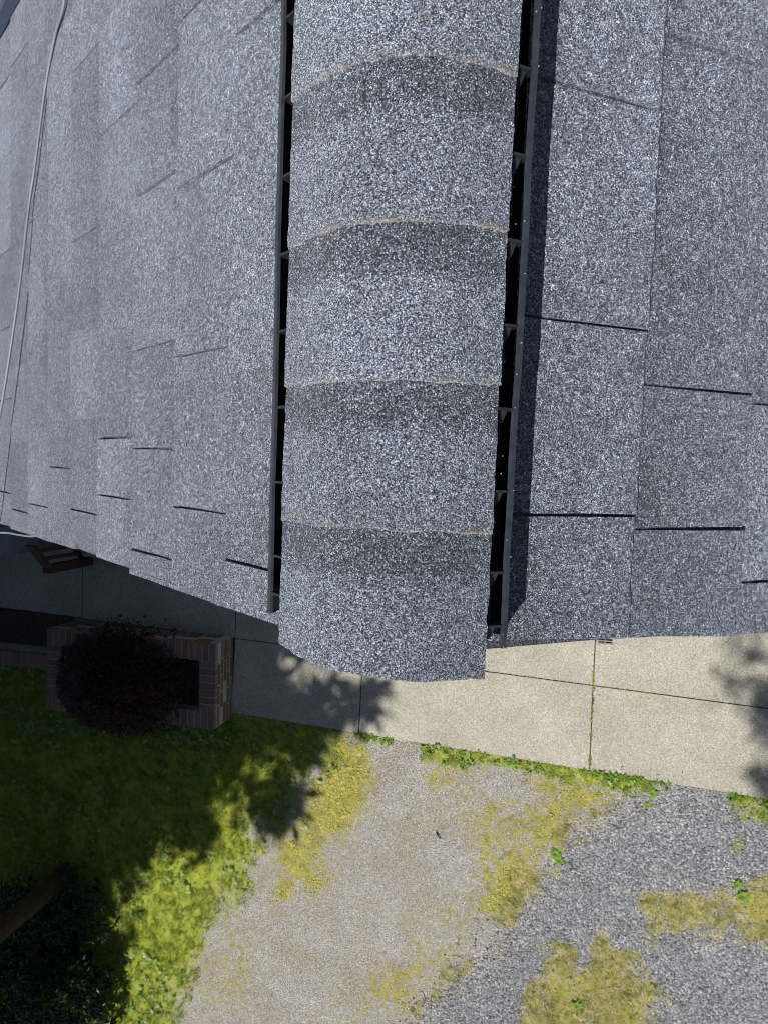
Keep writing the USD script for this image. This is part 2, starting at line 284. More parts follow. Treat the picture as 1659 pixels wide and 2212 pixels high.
# dark open joints (y along the ridge) read off the photograph, by course
OPEN = {-1: {-1: [.0], 0: [.072, .36, .60, .86], 1: [.143, .404, .691, .97], 2: [.044, .245, .437, .73, .94], 3: [.142, .267, .48, .913], 4: [.096, .31, .52, .731, 1.12], 5: [.195, .41, .66, 1.0], 6: [.085, .30, .55, .87], 7: [.055, .26, .49, .8, 1.08]},
        1: {0: [.171, .4165, .70, .95], 1: [.152, .3475, .59, .80, 1.05], 2: [.071, .336, .52, .74, .98], 3: [.12, .30, .55, .78]}}
TIGHT = {(-1, 0): (.36, .60), (-1, 3): (.48,), (-1, 4): (.31, .52), (-1, 5): (.41, .66, 1.0), (-1, 6): (.30, .55, .87), (-1, 7): (.26, .49, .8, 1.08), (1, 1): (.59,)}
for side, nd, dfirst in ((-1, 15, .385), (1, 11, .3645)):
    fr = slope(side); ymax = 3.2
    dmax = dfirst + EXPO * (nd - 1)
    deck = MB(); deck.box((0.03, .002, -.03), (dmax - .02, 5.0, -.0005), fr)
    v, f = deck.mesh
    sl = obj('roof_slope', (v, f), SH_DECK, house)
    cnt = 0
    for k in range(-1, nd):
        a, b = dfirst + EXPO * (k - 1), dfirst + EXPO * k
        if k == -1: a = .02
        r = np.random.default_rng(100 * (k + 5) + side)
        js = list(OPEN[side].get(k, [])); js = [y for y in js if y > .02]
        y = max(js) if js else r.uniform(.05, .2)
        if not js: js.append(y)
        while y < ymax - .3:
            y += r.uniform(.17, .30); js.append(y)
        js = [(-.004 + r.normal(0, .0055)) if side < 0 else .0225 - .05 * (a + b) / 2 + r.normal(0, .0012)] + js + [ymax + r.uniform(-.1, .1)]
        tl = TIGHT.get((side, k), ())
        for i in range(len(js) - 1):
            def half(y): return .0004 if y in tl or (y > 1.0 and r.random() < .5) else (.0036 if y > .55 else .0023)
            gl = .0 if i == 0 else half(js[i]); gr = half(js[i + 1]) if i < len(js) - 2 else 0
            t1 = (.0062 if side < 0 else .0086) + r.choice([0, 0, .0012, .002]); t0 = .0018
            mi = r.choice([0, 0, 1, 2, 3]) if side < 0 else r.choice([0, 0, 1, 2, 3])
            if side > 0 and k == 1 and .30 < js[i] < .85: mi = 1
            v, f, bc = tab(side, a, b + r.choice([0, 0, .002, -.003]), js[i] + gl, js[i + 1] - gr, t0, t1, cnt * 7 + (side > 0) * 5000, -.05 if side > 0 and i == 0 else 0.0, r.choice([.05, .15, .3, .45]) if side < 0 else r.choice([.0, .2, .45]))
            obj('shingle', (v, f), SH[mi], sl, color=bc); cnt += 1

# ridge vent: one long extrusion each side, ribs, louver combs, capped by bent ridge shingles
HV, Y1V = .060, 3.2
VEND = {-1: .046, 1: .032}
vent = group_part('ridge_vent', house)
RAIL = {-1: (.1525, .1612), 1: (.1312, .1385)}
CAPD = {-1: .1265, 1: .1100}
def skew(side, y):
    """the vent was nailed a touch askew: its right edge closes in towards the gable"""
    return (-.0095 * np.clip(1 - y / .72, -.6, 1.05)) if side > 0 else 0 * y
def vslope(side):
    base = slope(side)
    def fr(q):
        q = np.array(q, float); q[..., 0] += skew(side, q[..., 1]) * np.clip(q[..., 0] / .11, 0, 1); return base(q)
    return fr
for side in (-1, 1):
    fr = vslope(side); r0, r1 = RAIL[side]; cd = CAPD[side]; Y0V = VEND[side]
    mb = MB()          # body: trough floor and inner top plate
    mb.box((.02, Y0V + .006, .008), (r1 + .024, Y1V, .011), fr)
    mb.box((.085, Y0V, HV - .020), (cd - .012, Y1V, HV - .014), fr)
    obj('vent_body', fix(*mb.mesh, side), PLASTIC, vent)
    mb = MB()          # outer baffle: thin wall with a broad scuffed top, gently waved
    ys = np.linspace(Y0V - .012, Y1V, 60)
    prof = [(r0, HV - .003), (r0 + .001, HV), (r1 - .001, HV - .0006), (r1, HV - .004), (r1 + .026, .008), (r0 + .032, .008), (r0 + .0042, HV - .006)]
    v = np.array([[(d + .0008 * math.sin(y * 17 + side) + (.0006 * math.sin(y * 41)), y, h) for d, h in prof] for y in ys])
    n = len(prof); f = []
    for i in range(len(ys) - 1):
        for j in range(n):
            k = (j + 1) % n; f.append([i * n + j, i * n + k, (i + 1) * n + k, (i + 1) * n + j])
    f = np.array(f); f = np.vstack([f[:, [0, 1, 2]], f[:, [0, 2, 3]]])
    caps = [[0, j + 1, j] for j in range(1, n - 1)] + [[(len(ys) - 1) * n, (len(ys) - 1) * n + j, (len(ys) - 1) * n + j + 1] for j in range(1, n - 1)]
    bf = obj('vent_baffle', fix(fr(v.reshape(-1, 3)), np.vstack([f, caps]), side), PLASTIC, vent)
    pr2 = [(r0 - .0004, HV - .0028), (r0 + .0008, HV + .0008), (r1 - .0006, HV + .0004), (r1 + .0006, HV - .0036), (r1 - .002, HV - .002)]
    v2 = np.array([[(d + .0008 * math.sin(y * 17 + side) + (.0006 * math.sin(y * 41)), y, h) for d, h in pr2] for y in ys - .0006]); n = 5; f2 = []
    for i in range(len(ys) - 1):
        for j in range(n):
            k = (j + 1) % n; f2.append([i * n + j, i * n + k, (i + 1) * n + k, (i + 1) * n + j])
    f2 = np.array(f2); f2 = np.vstack([f2[:, [0, 1, 2]], f2[:, [0, 2, 3]], [[0, 1, 2], [0, 2, 3], [0, 3, 4]]])
    obj('rim', fix(fr(v2.reshape(-1, 3)), f2, side), PLASTIC_TOP, bf)
    mb = MB()          # louver comb
    yy = Y0V + .004
    while yy < Y1V:
        mb.box((cd - .030, yy, .012), (cd - .008, yy + .0022, HV - .013), fr); yy += .0068
    obj('louver_comb', fix(*mb.mesh, side), PLASTIC, vent)
    for i in range(34):  # ribs with a gusset tapering to a fin
        y = .013 + .0935 * i
        if i == 0: y = Y0V + .012
        mb = MB()
        mb.box((cd - .012, y, .012), (r0 + .004, y + .0030, HV - .0005), fr)
        c = (cd + r0) / 2 + .001; w = ((r0 - cd) / 2 - .001) * (.55 if side > 0 else .06); hh = HV - .006
        tri = fr(np.array([[c - w, y, hh], [c + w, y, hh], [c + .0018, y - .016, hh - .006], [c - .0018, y - .016, hh - .006], [c - w, y, hh - .003], [c + w, y, hh - .003], [c + .0018, y - .016, hh - .03], [c - .0018, y - .016, hh - .03]]))
        mb.add(tri, np.array([[0, 3, 2, 1], [4, 5, 6, 7], [0, 1, 5, 4], [1, 2, 6, 5], [2, 3, 7, 6], [3, 0, 4, 7]]))
        if i: mb.box((c - .0009, y - .062, .011), (c + .0009, y - .012, HV - .012), fr)
        obj('vent_rib', fix(*mb.mesh, side), RIBP, vent)
mb = MB()
for side in (-1, 1): mb.box((.012, VEND[side] + .004, .010), (RAIL[side][0], VEND[side] + .008, HV - .016), vslope(side))
obj('vent_end_plug', mb.mesh, PLASTIC, vent)

EDGES = [-.009, .154, .319, .487, .656] + [.828 + .172 * i for i in range(14)]
def cap_profile():
    """cross-section (x, z) of a bent cap from its left to its right edge, apex rounded"""
    P = []
    rad = .155
    hl = HV + .002
    # offset legs meet at z = RIDGE + hl / CP on x = 0; fillet them
    apex = RIDGE + hl / CP; cz = apex - rad / CP; a = PITCH
    L = [slope(-1)(np.array([d, 0, hl])) for d in np.linspace(CAPD[-1], .005, 16)]
    P += [(q[0], q[2]) for q in L if q[0] < -rad * SP - .002]
    P += [(rad * math.sin(t), cz + rad * math.cos(t)) for t in np.linspace(-a, a, 11)]
    Rr = [slope(1)(np.array([d, 0, hl])) for d in np.linspace(.005, CAPD[1], 16)]
    P += [(q[0], q[2]) for q in Rr if q[0] > rad * SP + .002]
    return np.array(P)
PROF = cap_profile()
tan = np.gradient(PROF, axis=0); NRM = np.stack([-tan[:, 1], tan[:, 0]], -1); NRM /= np.linalg.norm(NRM, axis=1)[:, None]
for i, ye in enumerate(EDGES):
    r = np.random.default_rng(40 + i); n = len(PROF)
    last = i == 0
    ynext = EDGES[i + 1] if i + 1 < len(EDGES) else ye + .3
    yrow = np.r_[ye, ye + .0012, ye + .0042, ye + .012, np.linspace(ye + .03, ynext - .10, 5), ynext - .066, ynext - .058, ynext - .049, ynext - .040, ynext - .02, ynext + .02]
    s = np.linspace(-1, 1, n)
    wob = r.normal(0, .0012, n) + np.interp(s, [-1, 0, 1], r.normal(0, .0022, 3)) - ((-.012 * np.clip(-s, 0, 1) ** 1.5 + .005 * np.clip(s, 0, 1)) if last else 0)
    top, col = [], []
    for q, y in enumerate(yrow):
        lift = .0032 * (1 - (y - ye) / (ynext + .02 - ye)) - .0012
        if q == 0: lift -= .0018
        p = PROF + NRM * lift
        side_w = r.normal(0, .0007, 2)
        p = p + np.outer(skew(1, y) * np.clip(s, 0, 1), [CP, -SP]); p[0] += np.array([-CP, -SP]) * side_w[0]; p[-1] += np.array([CP, -SP]) * side_w[1]
        yy = y + wob * (1 if q < 4 else max(0, 1 - (q - 3) / 4))
        top.append(np.stack([p[:, 0], yy, p[:, 1]], -1))
        e = .75 if q <= 1 else (.32 if q == 2 else (.05 if q == 3 else 0))
        e = e if not last else e * .35
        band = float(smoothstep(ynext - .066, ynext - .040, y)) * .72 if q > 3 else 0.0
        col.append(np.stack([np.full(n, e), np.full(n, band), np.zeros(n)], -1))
    bot = [np.stack([PROF[:, 0] - NRM[:, 0] * .0035 + skew(1, yrow[k]) * np.clip(s, 0, 1) * CP, yrow[k] + wob * (k == 0), PROF[:, 1] - NRM[:, 1] * .0035 - skew(1, yrow[k]) * np.clip(s, 0, 1) * SP], -1) for k in (-1, 0)]
    rows = top + bot; cols = col + [col[-1], np.zeros_like(col[0])]
    m = len(rows); f = []
    for k in range(m):
        k2 = (k + 1) % m
        for j in range(n - 1): f += [[k * n + j, k2 * n + j + 1, k * n + j + 1], [k * n + j, k2 * n + j, k2 * n + j + 1]]
    f = np.array(f)[:, ::-1]
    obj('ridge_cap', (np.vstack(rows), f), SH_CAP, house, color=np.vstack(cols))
# loose granules caught in the vent troughs
mb = MB()
for side in (-1, 1):
    for k in range(70):
        c = (CAPD[side] + RAIL[side][0]) / 2 + rng.normal(0, .004) + .001; s_ = rng.uniform(.0003, .0008)
        on_fin = rng.random() < .6
        mb.box((c - s_, (y := rng.uniform(0, 1.2)), HV - .0118 if on_fin else .011), (c + s_, y + 2 * s_, (HV - .0118 if on_fin else .011) + 1.5 * s_), vslope(side))
for k in range(26):
    d = rng.uniform(*RAIL[1]); y = rng.uniform(0, 1.1); s_ = .0005
    mb.box((d - s_, y, HV - .0005), (d + s_, y + 2 * s_, HV + s_ + .001), vslope(1))
obj('trough_grit', mb.mesh, GRIT, house, kind='stuff')

# under the roof: barge boards, gable wall with lap siding, soffit, porch wing
for side in (-1, 1):
    fr = slope(side); dm = .385 + EXPO * 14 if side < 0 else .3645 + EXPO * 10
    mb = MB(); mb.box((.03, .030, -.19), (dm - .03, .052, -.034), fr); obj('barge_board', fix(*mb.mesh, side), BOARD, house)
    mb = MB(); mb.box((.03, .056, -.06), (dm - .03, .40, -.048), fr); obj('soffit', fix(*mb.mesh, side), BOARD, house)
gw = obj('gable_wall', MB().box((-2.2, .42, 0), (1.6, 5.0, 4.2)).mesh, SIDING, house)
for k in range(28):
    z0 = .15 + k * .2; xl, xr = -2.2, 1.6
    if z0 > 4.0:
        xr = min(xr, (RIDGE - .06 / CP - z0 - .2) * CP / SP); xl = max(xl, -xr if xr < 1.6 else -(RIDGE - .06 / CP - z0 - .2) * CP / SP)
    if xr < .1: break
    obj('siding_board', MB().box((xl, .395 - .004 * (k % 2), z0 + .002), (xr, .418, z0 + .199)).mesh, SIDING, gw)
ww = obj('porch_wall', MB().box((-9.0, -.785, 0), (-5.14, 5.0, 1.42)).mesh, SIDING, house)
for k in range(7):
    z0 = .02 + k * .2; y = -.80; r = np.random.default_rng(k)
    while y < 2.0:
        w = r.uniform(.16, .26)
        if abs(y + .80) < 1e-6: w = .30
        obj('siding_shake', MB().rbox((-5.137, y + .003, z0), (-5.118 - .004 * r.random(), y + w - .003, z0 + .204), .003).mesh, SIDING, ww); y += w

# the navy framed panel on the left slope
fr = slope(-1)
pn = thing('skylight', 'navy blue skylight with raised rim at the far upper end of the left roof slope', 'skylight', tuple(fr(np.array([2.2, 2.1, .01]))))
mb = MB(); dl, dh, yl, yh, w = 1.35, 2.75, 1.517, 2.75, .062
mb.rbox((dl, yl, .004), (dh, yl + w, .045), .006, fr); mb.rbox((dl, yh - w, .004), (dh, yh, .045), .006, fr)
mb.rbox((dl, yl + w, .004), (dl + w, yh - w, .045), .006, fr); mb.rbox((dh - w, yl + w, .004), (dh, yh - w, .045), .006, fr)
obj('frame', mb.mesh, NAVY, pn)
obj('pane', MB().box((dl + w - .004, yl + w - .004, .010), (dh - w + .004, yh - w + .004, .026), fr).mesh, NAVY_IN, pn)

# cable lying down the left slope and looping over the rake
path = [(1.15, 1.75, .011), (1.19, 1.5, .011), (1.236, 1.315, .011), (1.318, 1.262, .011), (1.398, 1.18, .011), (1.445, 1.092, .013), (1.49, .99, .016), (1.535, .905, .019), (1.575, .76, .026), (1.612, .645, .032), (1.70, .45, .041), (1.785, .285, .049), (1.85, .15, .054), (1.925, -.005, .055),
        (1.985, -.028, .035), (1.972, -.034, .006), (1.955, -.034, -.014), (1.92, -.034, -.023), (1.853, -.032, -.028), (1.735, -.025, -.034), (1.668, -.014, -.042), (1.60, .004, -.05), (1.45, .016, -.058), (1.25, .10, -.072), (1.1, .25, -.074)]
P = catmull([fr(np.array(q)) for q in path], 10)
cb = thing('cable', 'light grey cable running down the left roof slope and looping over its edge', 'cable', tuple(P[0]))
obj('cable_run', MB().tube(P, 0.0036, 8).mesh, CABLE, cb, smooth=True)

# ------------------------------------------------------------------ ground
POLY = {k: Polygon(v) for k, v in dict(
    GRASS=[(-3.09, -2.50), (-2.34, -2.51), (-1.93, -2.54), (-2.02, -2.89), (-2.32, -3.34), (-2.52, -3.73), (-2.66, -3.8), (-2.81, -4.19), (-3.1, -4.72), (-3.37, -5.26), (-3.76, -6.23), (-4.4, -8), (-12, -10), (-12, -2.2), (-4.22, -2.2)],
    MOSS1=[(-2.03, -2.60), (-1.4, -2.56), (-1.44, -3.01), (-1.55, -3.33), (-1.77, -3.71), (-1.91, -4.14), (-2.19, -4.5), (-2.45, -4.44), (-2.57, -4.15), (-2.52, -3.78), (-2.32, -3.34)],
    MOSS2=[(-1.01, -2.60), (-.56, -2.6), (.26, -2.62), (.66, -2.64), (1.09, -2.68), (.99, -2.96), (.64, -3.24), (.45, -3.32), (.35, -3.62), (.18, -3.84), (.06, -4.15), (-.21, -4.39), (-.35, -4.27), (-.23, -3.81), (.07, -3.33), (.28, -3.05), (.05, -2.85), (-.6, -2.80), (-.78, -3.12), (-.99, -3.05)],
    MOSS2B=[(-1.31, -4.65), (-.68, -4.48), (-.57, -4.71), (-.94, -5.08), (-1.29, -5.0)],
    EDGE=[(-1.01, -2.56), (.26, -2.6), (.79, -2.62), (1.21, -2.66), (1.38, -2.68), (1.14, -2.86), (.75, -2.84), (.13, -2.78), (-.98, -2.77)],
    GRAVEL=[(1.22, -2.81), (1.62, -2.71), (1.87, -2.74), (2.26, -2.79), (6, -3.2), (7, -9), (-2.5, -9), (-.92, -5.84), (-.65, -5.22), (-.19, -4.73), (.11, -4.23), (.32, -3.81), (.46, -3.6), (.69, -3.26), (1.02, -2.98)],
    TRACK=[(-1.38, -2.83), (-1.08, -2.79), (-1.02, -3.38), (-1.12, -4.0), (-1.45, -4.67), (-1.79, -5.28), (-2.24, -5.37), (-1.9, -4.58), (-1.57, -3.81)],
    MOSS3=[(-.65, -3.07), (-.01, -2.98), (.46, -2.99), (.4, -3.49), (.19, -4.03), (-.2, -4.27), (-.45, -3.97), (-.63, -3.58)],
    OLIVE=[(-1.1, -4.7), (-.59, -4.68), (-.62, -5.12), (-1.07, -5.58), (-1.59, -5.69), (-1.52, -5.22)],
    ISL1=[(1.2, -4.21), (1.25, -3.88), (1.53, -3.69), (1.95, -3.6), (2.36, -3.49), (3.4, -3.2), (3.3, -3.9), (2.4, -4.1), (1.98, -4.02), (1.63, -4.21), (1.28, -4.42)],
    ISL2=[(.0, -5.9), (.1, -5.4), (.2, -4.95), (.38, -4.75), (.45, -4.41), (.61, -4.35), (.66, -4.66), (.8, -4.64), (.75, -4.26), (.89, -4.16), (1.02, -4.41), (1.25, -4.49), (1.41, -4.7), (1.46, -5.1), (1.35, -5.9)],
    ISL3=[(1.89, -3.09), (2.08, -3.04), (2.14, -3.23), (1.98, -3.35)], ISL4=[(1.91, -2.70), (2.26, -2.70), (2.6, -2.92), (2.04, -2.98)]).items()}
def sd(name, xy):
    p = POLY[name]; pts = shapely.points(xy); inside = shapely.contains_xy(p, xy[:, 0], xy[:, 1])
    return np.where(inside, 1, -1) * shapely.distance(p.exterior, pts)
def cover(xy):
    xy = np.asarray(xy, float); q = np.c_[xy, np.zeros(len(xy))]
    wob = (fbm(q * 3.1, 4, 3) - .5) * .55 + (fbm(q * 14, 3, 9) - .5) * .16
    def w(n, s=.10, g=1.0): return smoothstep(-s, s, sd(n, xy) + wob * g)
    grass = np.maximum.reduce([w('GRASS', .40, 1.0), .75 * w('EDGE', .05, .3), .8 * w('ISL3', .06, .4), .8 * w('ISL4', .06, .4)])
    moss = np.maximum.reduce([1.1 * w('MOSS1', .42, 1.0), .82 * w('MOSS2', .40, 1.1), .66 * w('OLIVE', .5), .68 * w('MOSS3', .4), .74 * w('ISL1', .18, .8), .74 * w('ISL2', .18, .8)])
    track = w('TRACK', .35, .5)
    moss = moss * (.82 + .36 * smoothstep(.35, .6, fbm(q * 3.7 + 3, 4, 6)))
    blue = w('GRAVEL', .4, .9) * (1 - np.maximum(w('ISL1', .07, .6), w('ISL2', .07, .6)) * .6)
    patch = fbm(q * 1.6 + 31, 4, 5)
    moss = np.maximum(moss, (.16 + .34 * smoothstep(.42, .66, patch)) * (1 - blue)) * (1 - .75 * track)
    return np.stack([grass, moss * (1 - .6 * grass), blue], -1)
def line_y(x): return -1.79 - .0345 * (x + .1)           # the long joint of the walkway
def edge_y(x): return -2.61 - .0385 * (x + .56)          # its lawn edge
def gz(xy):
    q = np.c_[xy, np.zeros(len(xy))]
    return (fbm(q * 1.1, 3, 2) - .5) * .05 + (fbm(q * 9, 2, 8) - .5) * .012 - .018
xs = np.r_[-60, -40, -25, -16, -12, np.arange(-9, 5.01, .035), 8, 12, 20, 35, 60]; ys = np.r_[-60, -40, -25, -16, -12, np.arange(-9, -2.2, .035), -1.5, 0, 4, 10, 20, 40, 60]
X, Y = np.meshgrid(xs, ys); xy = np.c_[X.ravel(), Y.ravel()]
z = gz(xy); z[(xy[:, 1] > -2.3)] = -.06; z = np.where((xy[:, 1] > edge_y(xy[:, 0]) + .03) & (xy[:, 0] > -3.1), -.06, z)
nx, ny = len(xs), len(ys); I = np.arange(nx * ny).reshape(ny, nx)
F = np.stack([I[:-1, :-1], I[:-1, 1:], I[1:, 1:], I[1:, :-1]], -1).reshape(-1, 4); F = np.vstack([F[:, [0, 1, 2]], F[:, [0, 2, 3]]])
gcov = cover(xy)
obj('ground', (np.c_[xy, z], F), GROUND, smooth=True, color=gcov, kind='structure')

# concrete walk of big aggregate slabs: joints run a touch askew to the ridge
walk = tag(Node((p_ := numbered('/World/walkway')), (0, 0, 0), UsdGeom.Xform.Define(stage, p_).GetPrim()), kind='structure')
cuts = [(-9.6, -9.6), (-7.3, -7.3), (-4.955, -4.955), (-3.065, -3.10), (-1.635, -1.65), (.662, .672), (3.0, 3.0), (5.4, 5.4), (7.7, 7.7)]
J = .0015
def slab(poly, seed):
    p = Polygon(poly).buffer(-.004, join_style=2).buffer(.0, join_style=1)
    m_ = trimesh.creation.extrude_polygon(p, .12); v = np.array(m_.vertices); v[:, 2] -= .12
    return v, np.array(m_.faces)
for i in range(len(cuts) - 1):
    (a0, a1), (b0, b1) = cuts[i], cuts[i + 1]
    up = [(a0 + J, line_y(a0) + J), (b0 - J, line_y(b0) + J), (b0 - J, 1.2), (a0 + J, 1.2)]
    obj('slab', slab(up, i), CONCRETE, walk)
    if b0 > -3.0: obj('slab', slab([(a1 + J, edge_y(a1)), (b1 - J, edge_y(b1)), (b0 - J, line_y(b0) - J), (a0 + J, line_y(a0) - J)], i), CONCRETE, walk)
# dark sandy fill in the joints, just below the slab tops
jf = trimesh.creation.extrude_polygon(Polygon([(-9.6, line_y(-9.6) + .02), (-3.09, line_y(-3.09) + .02), (-3.09, edge_y(-3.09) + .015), (7.7, edge_y(7.7) + .015), (7.7, 1.2), (-9.6, 1.2)]), .1); jf.vertices[:, 2] -= .108
obj('joint_fill', jf, plain('joint_fill', (.075, .06, .045), .95, .1, .3, 30), walk)

# drain grate half hidden under the right eave, beside the mossy joint
dg = thing('drain_grate', 'small slotted steel drain cover at the edge of the right roof slope', 'drain cover', (.755, -1.2, .004))
mb = MB()
mb.box((.682, -1.402, .002), (.692, -1.0, .012)); mb.box((.812, -1.402, .002), (.822, -1.0, .012)); mb.box((.747, -1.390, .002), (.757, -1.0, .0115))
mb.box((.692, -1.402, .002), (.812, -1.390, .012))
obj('frame', mb.mesh, STEEL, dg); mb = MB()
for k in range(14):
    for x0 in (.692, .757): mb.box((x0, -1.378 + k * .028, .002), (x0 + .055, -1.366 + k * .028, .010))
obj('grate_bar', mb.mesh, STEEL, dg); obj('pit', MB().box((.690, -1.392, .0005), (.814, -1.0, .003)).mesh, PANE_DARK, dg)

# ------------------------------------------------------------------ instanced ground cover
def instancer(name, protos, mats, pos, scale, seed, label, cat, tilt=.25):
    path = numbered('/World/' + name); pi = UsdGeom.PointInstancer.Define(stage, path); r = np.random.default_rng(seed)
    tg = []
    for k, (pm, mt) in enumerate(zip(protos, mats)):
        u = usdkit.mesh(stage, f'{path}/clump_{k:03d}' if k else f'{path}/clump', pm, mt, smooth=False); tg.append(u.GetPath())
    pi.CreatePrototypesRel().SetTargets(tg)
    n = len(pos); pi.CreateProtoIndicesAttr(Vt.IntArray.FromNumpy(r.integers(0, len(protos), n).astype(np.int32)))
    pi.CreatePositionsAttr(Vt.Vec3fArray.FromNumpy(np.asarray(pos, np.float32)))
    yaw = r.uniform(0, 2 * np.pi, n); ax = r.normal(0, tilt, (n, 2))
    q = np.stack([np.cos(yaw / 2), ax[:, 0] * .5, ax[:, 1] * .5, np.sin(yaw / 2)], -1); q /= np.linalg.norm(q, axis=1)[:, None]
    pi.CreateOrientationsAttr(Vt.QuathArray([Gf.Quath(*map(float, a)) for a in q]))
    pi.CreateScalesAttr(Vt.Vec3fArray.FromNumpy(np.repeat(np.asarray(scale, np.float32)[:, None], 3, 1)))
    return tag(Node(path, (0, 0, 0), pi.GetPrim()), label, cat, kind='stuff')
def tuft(r, n, h, spread, w):
    mb = MB()
    for i in range(n):
        a = r.uniform(0, 2 * np.pi); b = r.uniform(0, spread * .6); hh = h * r.uniform(.5, 1); lean = spread * r.uniform(.3, 1.3); t = a + r.normal(0, .6)
        p0 = np.array([b * math.cos(a), b * math.sin(a), -.005]); p1 = p0 + [lean * .4 * math.cos(t), lean * .4 * math.sin(t), hh * .7]; p2 = p0 + [lean * math.cos(t), lean * math.sin(t), hh]
        s_ = np.array([-math.sin(t), math.cos(t), 0]) * w
        mb.add([p0 - s_, p0 + s_, p1 + s_ * .8, p1 - s_ * .8, p2], [[0, 1, 2], [0, 2, 3], [3, 2, 4]])
    return mb.mesh
def lump(r, flat, rough):
    m_ = trimesh.creation.icosphere(subdivisions=1); v = np.array(m_.vertices)
    v *= (1 + rough * (r.random((len(v), 1)) - .5)); v[:, 2] *= flat; v[:, 0] *= r.uniform(.8, 1.3)
    return v, np.array(m_.faces)
r = np.random.default_rng(3)
def scatter(n, x0, x1, y0, y1, weight, seed):
    rr = np.random.default_rng(seed); xy = np.c_[rr.uniform(x0, x1, n), rr.uniform(y0, y1, n)]
    xy = xy[xy[:, 1] < edge_y(xy[:, 0]) - .006 + .02 * rr.random(len(xy)) * (rr.random(len(xy)) < .2)]
    keep = rr.random(len(xy)) < weight(cover(xy), np.c_[xy, np.zeros(len(xy))]); return xy[keep]
def seat(xy, dz=0): return np.c_[xy, gz(xy) + dz]
def inplanter(xy): return (xy[:, 0] > -5.16) & (xy[:, 0] < -3.06) & (xy[:, 1] > -2.58)
g1 = scatter(60000, -6.6, 2.6, -7.2, -2.4, lambda c, q: smoothstep(.2, .8, c[:, 0]) * (.15 + .85 * smoothstep(.36, .58, fbm(q * 8, 4, 4))), 11); g1 = g1[~inplanter(g1)]
extra = np.c_[np.random.default_rng(5).uniform(-6.6, -3.1, 9000), np.random.default_rng(6).uniform(-3.0, -2.0, 9000)]; extra = extra[~inplanter(extra) & (extra[:, 1] < np.where(extra[:, 0] < -5.14, -2.12, -2.5))]
g1 = np.vstack([g1, extra])
instancer('grass', [tuft(r, 12, .038, .03, .0022) for _ in range(5)], [GRASS] * 5, seat(g1), np.random.default_rng(1).uniform(.55, 1.25, len(g1)), 21, 'short yellow green grass of the lawn beside the walkway', 'grass')
g2 = scatter(60000, -3.2, 2.6, -6.4, -2.5, lambda c, q: smoothstep(.38, .8, c[:, 1]) * smoothstep(.38, .62, fbm(q * 9, 3, 14)) * (c[:, 2] < .45), 12)
g2 = g2[(sd('ISL1', g2) < -.15) & (sd('ISL2', g2) < -.15)]
instancer('moss', [lump(r, .65, 1.1) for _ in range(5)], [MOSS] * 5, seat(g2, .001), np.random.default_rng(2).uniform(.004, .017, len(g2)) * (.45 + .8 * noise(np.c_[g2 * 14, np.zeros(len(g2))])) * (.35 + .65 * smoothstep(.35, .85, cover(g2)[:, 1])), 22, 'yellow moss clumps creeping over the compacted gravel', 'moss')
g3 = scatter(60000, -1, 3.2, -6.2, -3.0, lambda c, q: smoothstep(.2, .6, c[:, 1]) * (c[:, 2] > .2) * (.06 + .94 * smoothstep(.42, .60, fbm(q * 7, 5, 24))), 13)
instancer('dry_grass', [tuft(r, 12, .026, .035, .0022) for _ in range(4)], [OLIVE] * 4, seat(g3), np.random.default_rng(8).uniform(.6, 1.2, len(g3)), 23, 'olive dry mossy grass islands within the grey gravel', 'grass')
g4 = scatter(170000, -1.6, 3.2, -6.4, -2.5, lambda c, q: np.clip(1.15 * c[:, 2], 0, 1) * np.clip(1 - 1.1 * c[:, 1], 0.05, 1) * np.clip(1 - c[:, 0], .05, 1), 14)
instancer('gravel', [lump(r, .7, .8) for _ in range(5)], [STONE_B] * 5, seat(g4, .001), .0040 + .0100 * np.random.default_rng(9).random(len(g4)) ** 1.8, 24, 'loose blue grey crushed gravel', 'gravel')
g5 = scatter(60000, -4.2, 2.4, -6.6, -2.5, lambda c, q: np.clip(1 - c[:, 2] - c[:, 0], 0, 1) * .55, 15)
instancer('pebbles', [lump(r, .6, .6) for _ in range(4)], [STONE_S] * 4, seat(g5, .0), np.random.default_rng(10).uniform(.002, .0065, len(g5)), 25, 'small sandy pebbles on the compacted drive', 'gravel')
g6 = np.vstack([g1[np.random.default_rng(4).random(len(g1)) < .16 * smoothstep(.4, .62, fbm(np.c_[g1 * 2.3, np.zeros(len(g1))], 3, 41))]])
def clover(r):
    mb = MB()
    for k in range(7):
        a = r.uniform(0, 6.28); c = np.array([r.normal(0, .018), r.normal(0, .018), r.uniform(.02, .042)])
        for j in range(3):
            t = a + j * 2.09; d = np.array([math.cos(t), math.sin(t), r.uniform(-.2, .3)]); s_ = np.array([-math.sin(t), math.cos(t), 0]); w = r.uniform(.006, .010)
            mb.add([c, c + d * w + s_ * w * .8, c + d * w * 2, c + d * w - s_ * w * .8], [[0, 1, 2], [0, 2, 3]])
    return mb.mesh
CLOVER = instmat('clover_leaf', [(0, (.10, .22, .035)), (.6, (.22, .36, .06)), (1, (.42, .52, .16))], .4, .25, .5)
instancer('clover', [clover(r) for _ in range(4)], [CLOVER] * 4, seat(g6), np.random.default_rng(3).uniform(.6, 1.2, len(g6)), 28, 'clover and small broad leaves scattered through the lawn', 'clover')
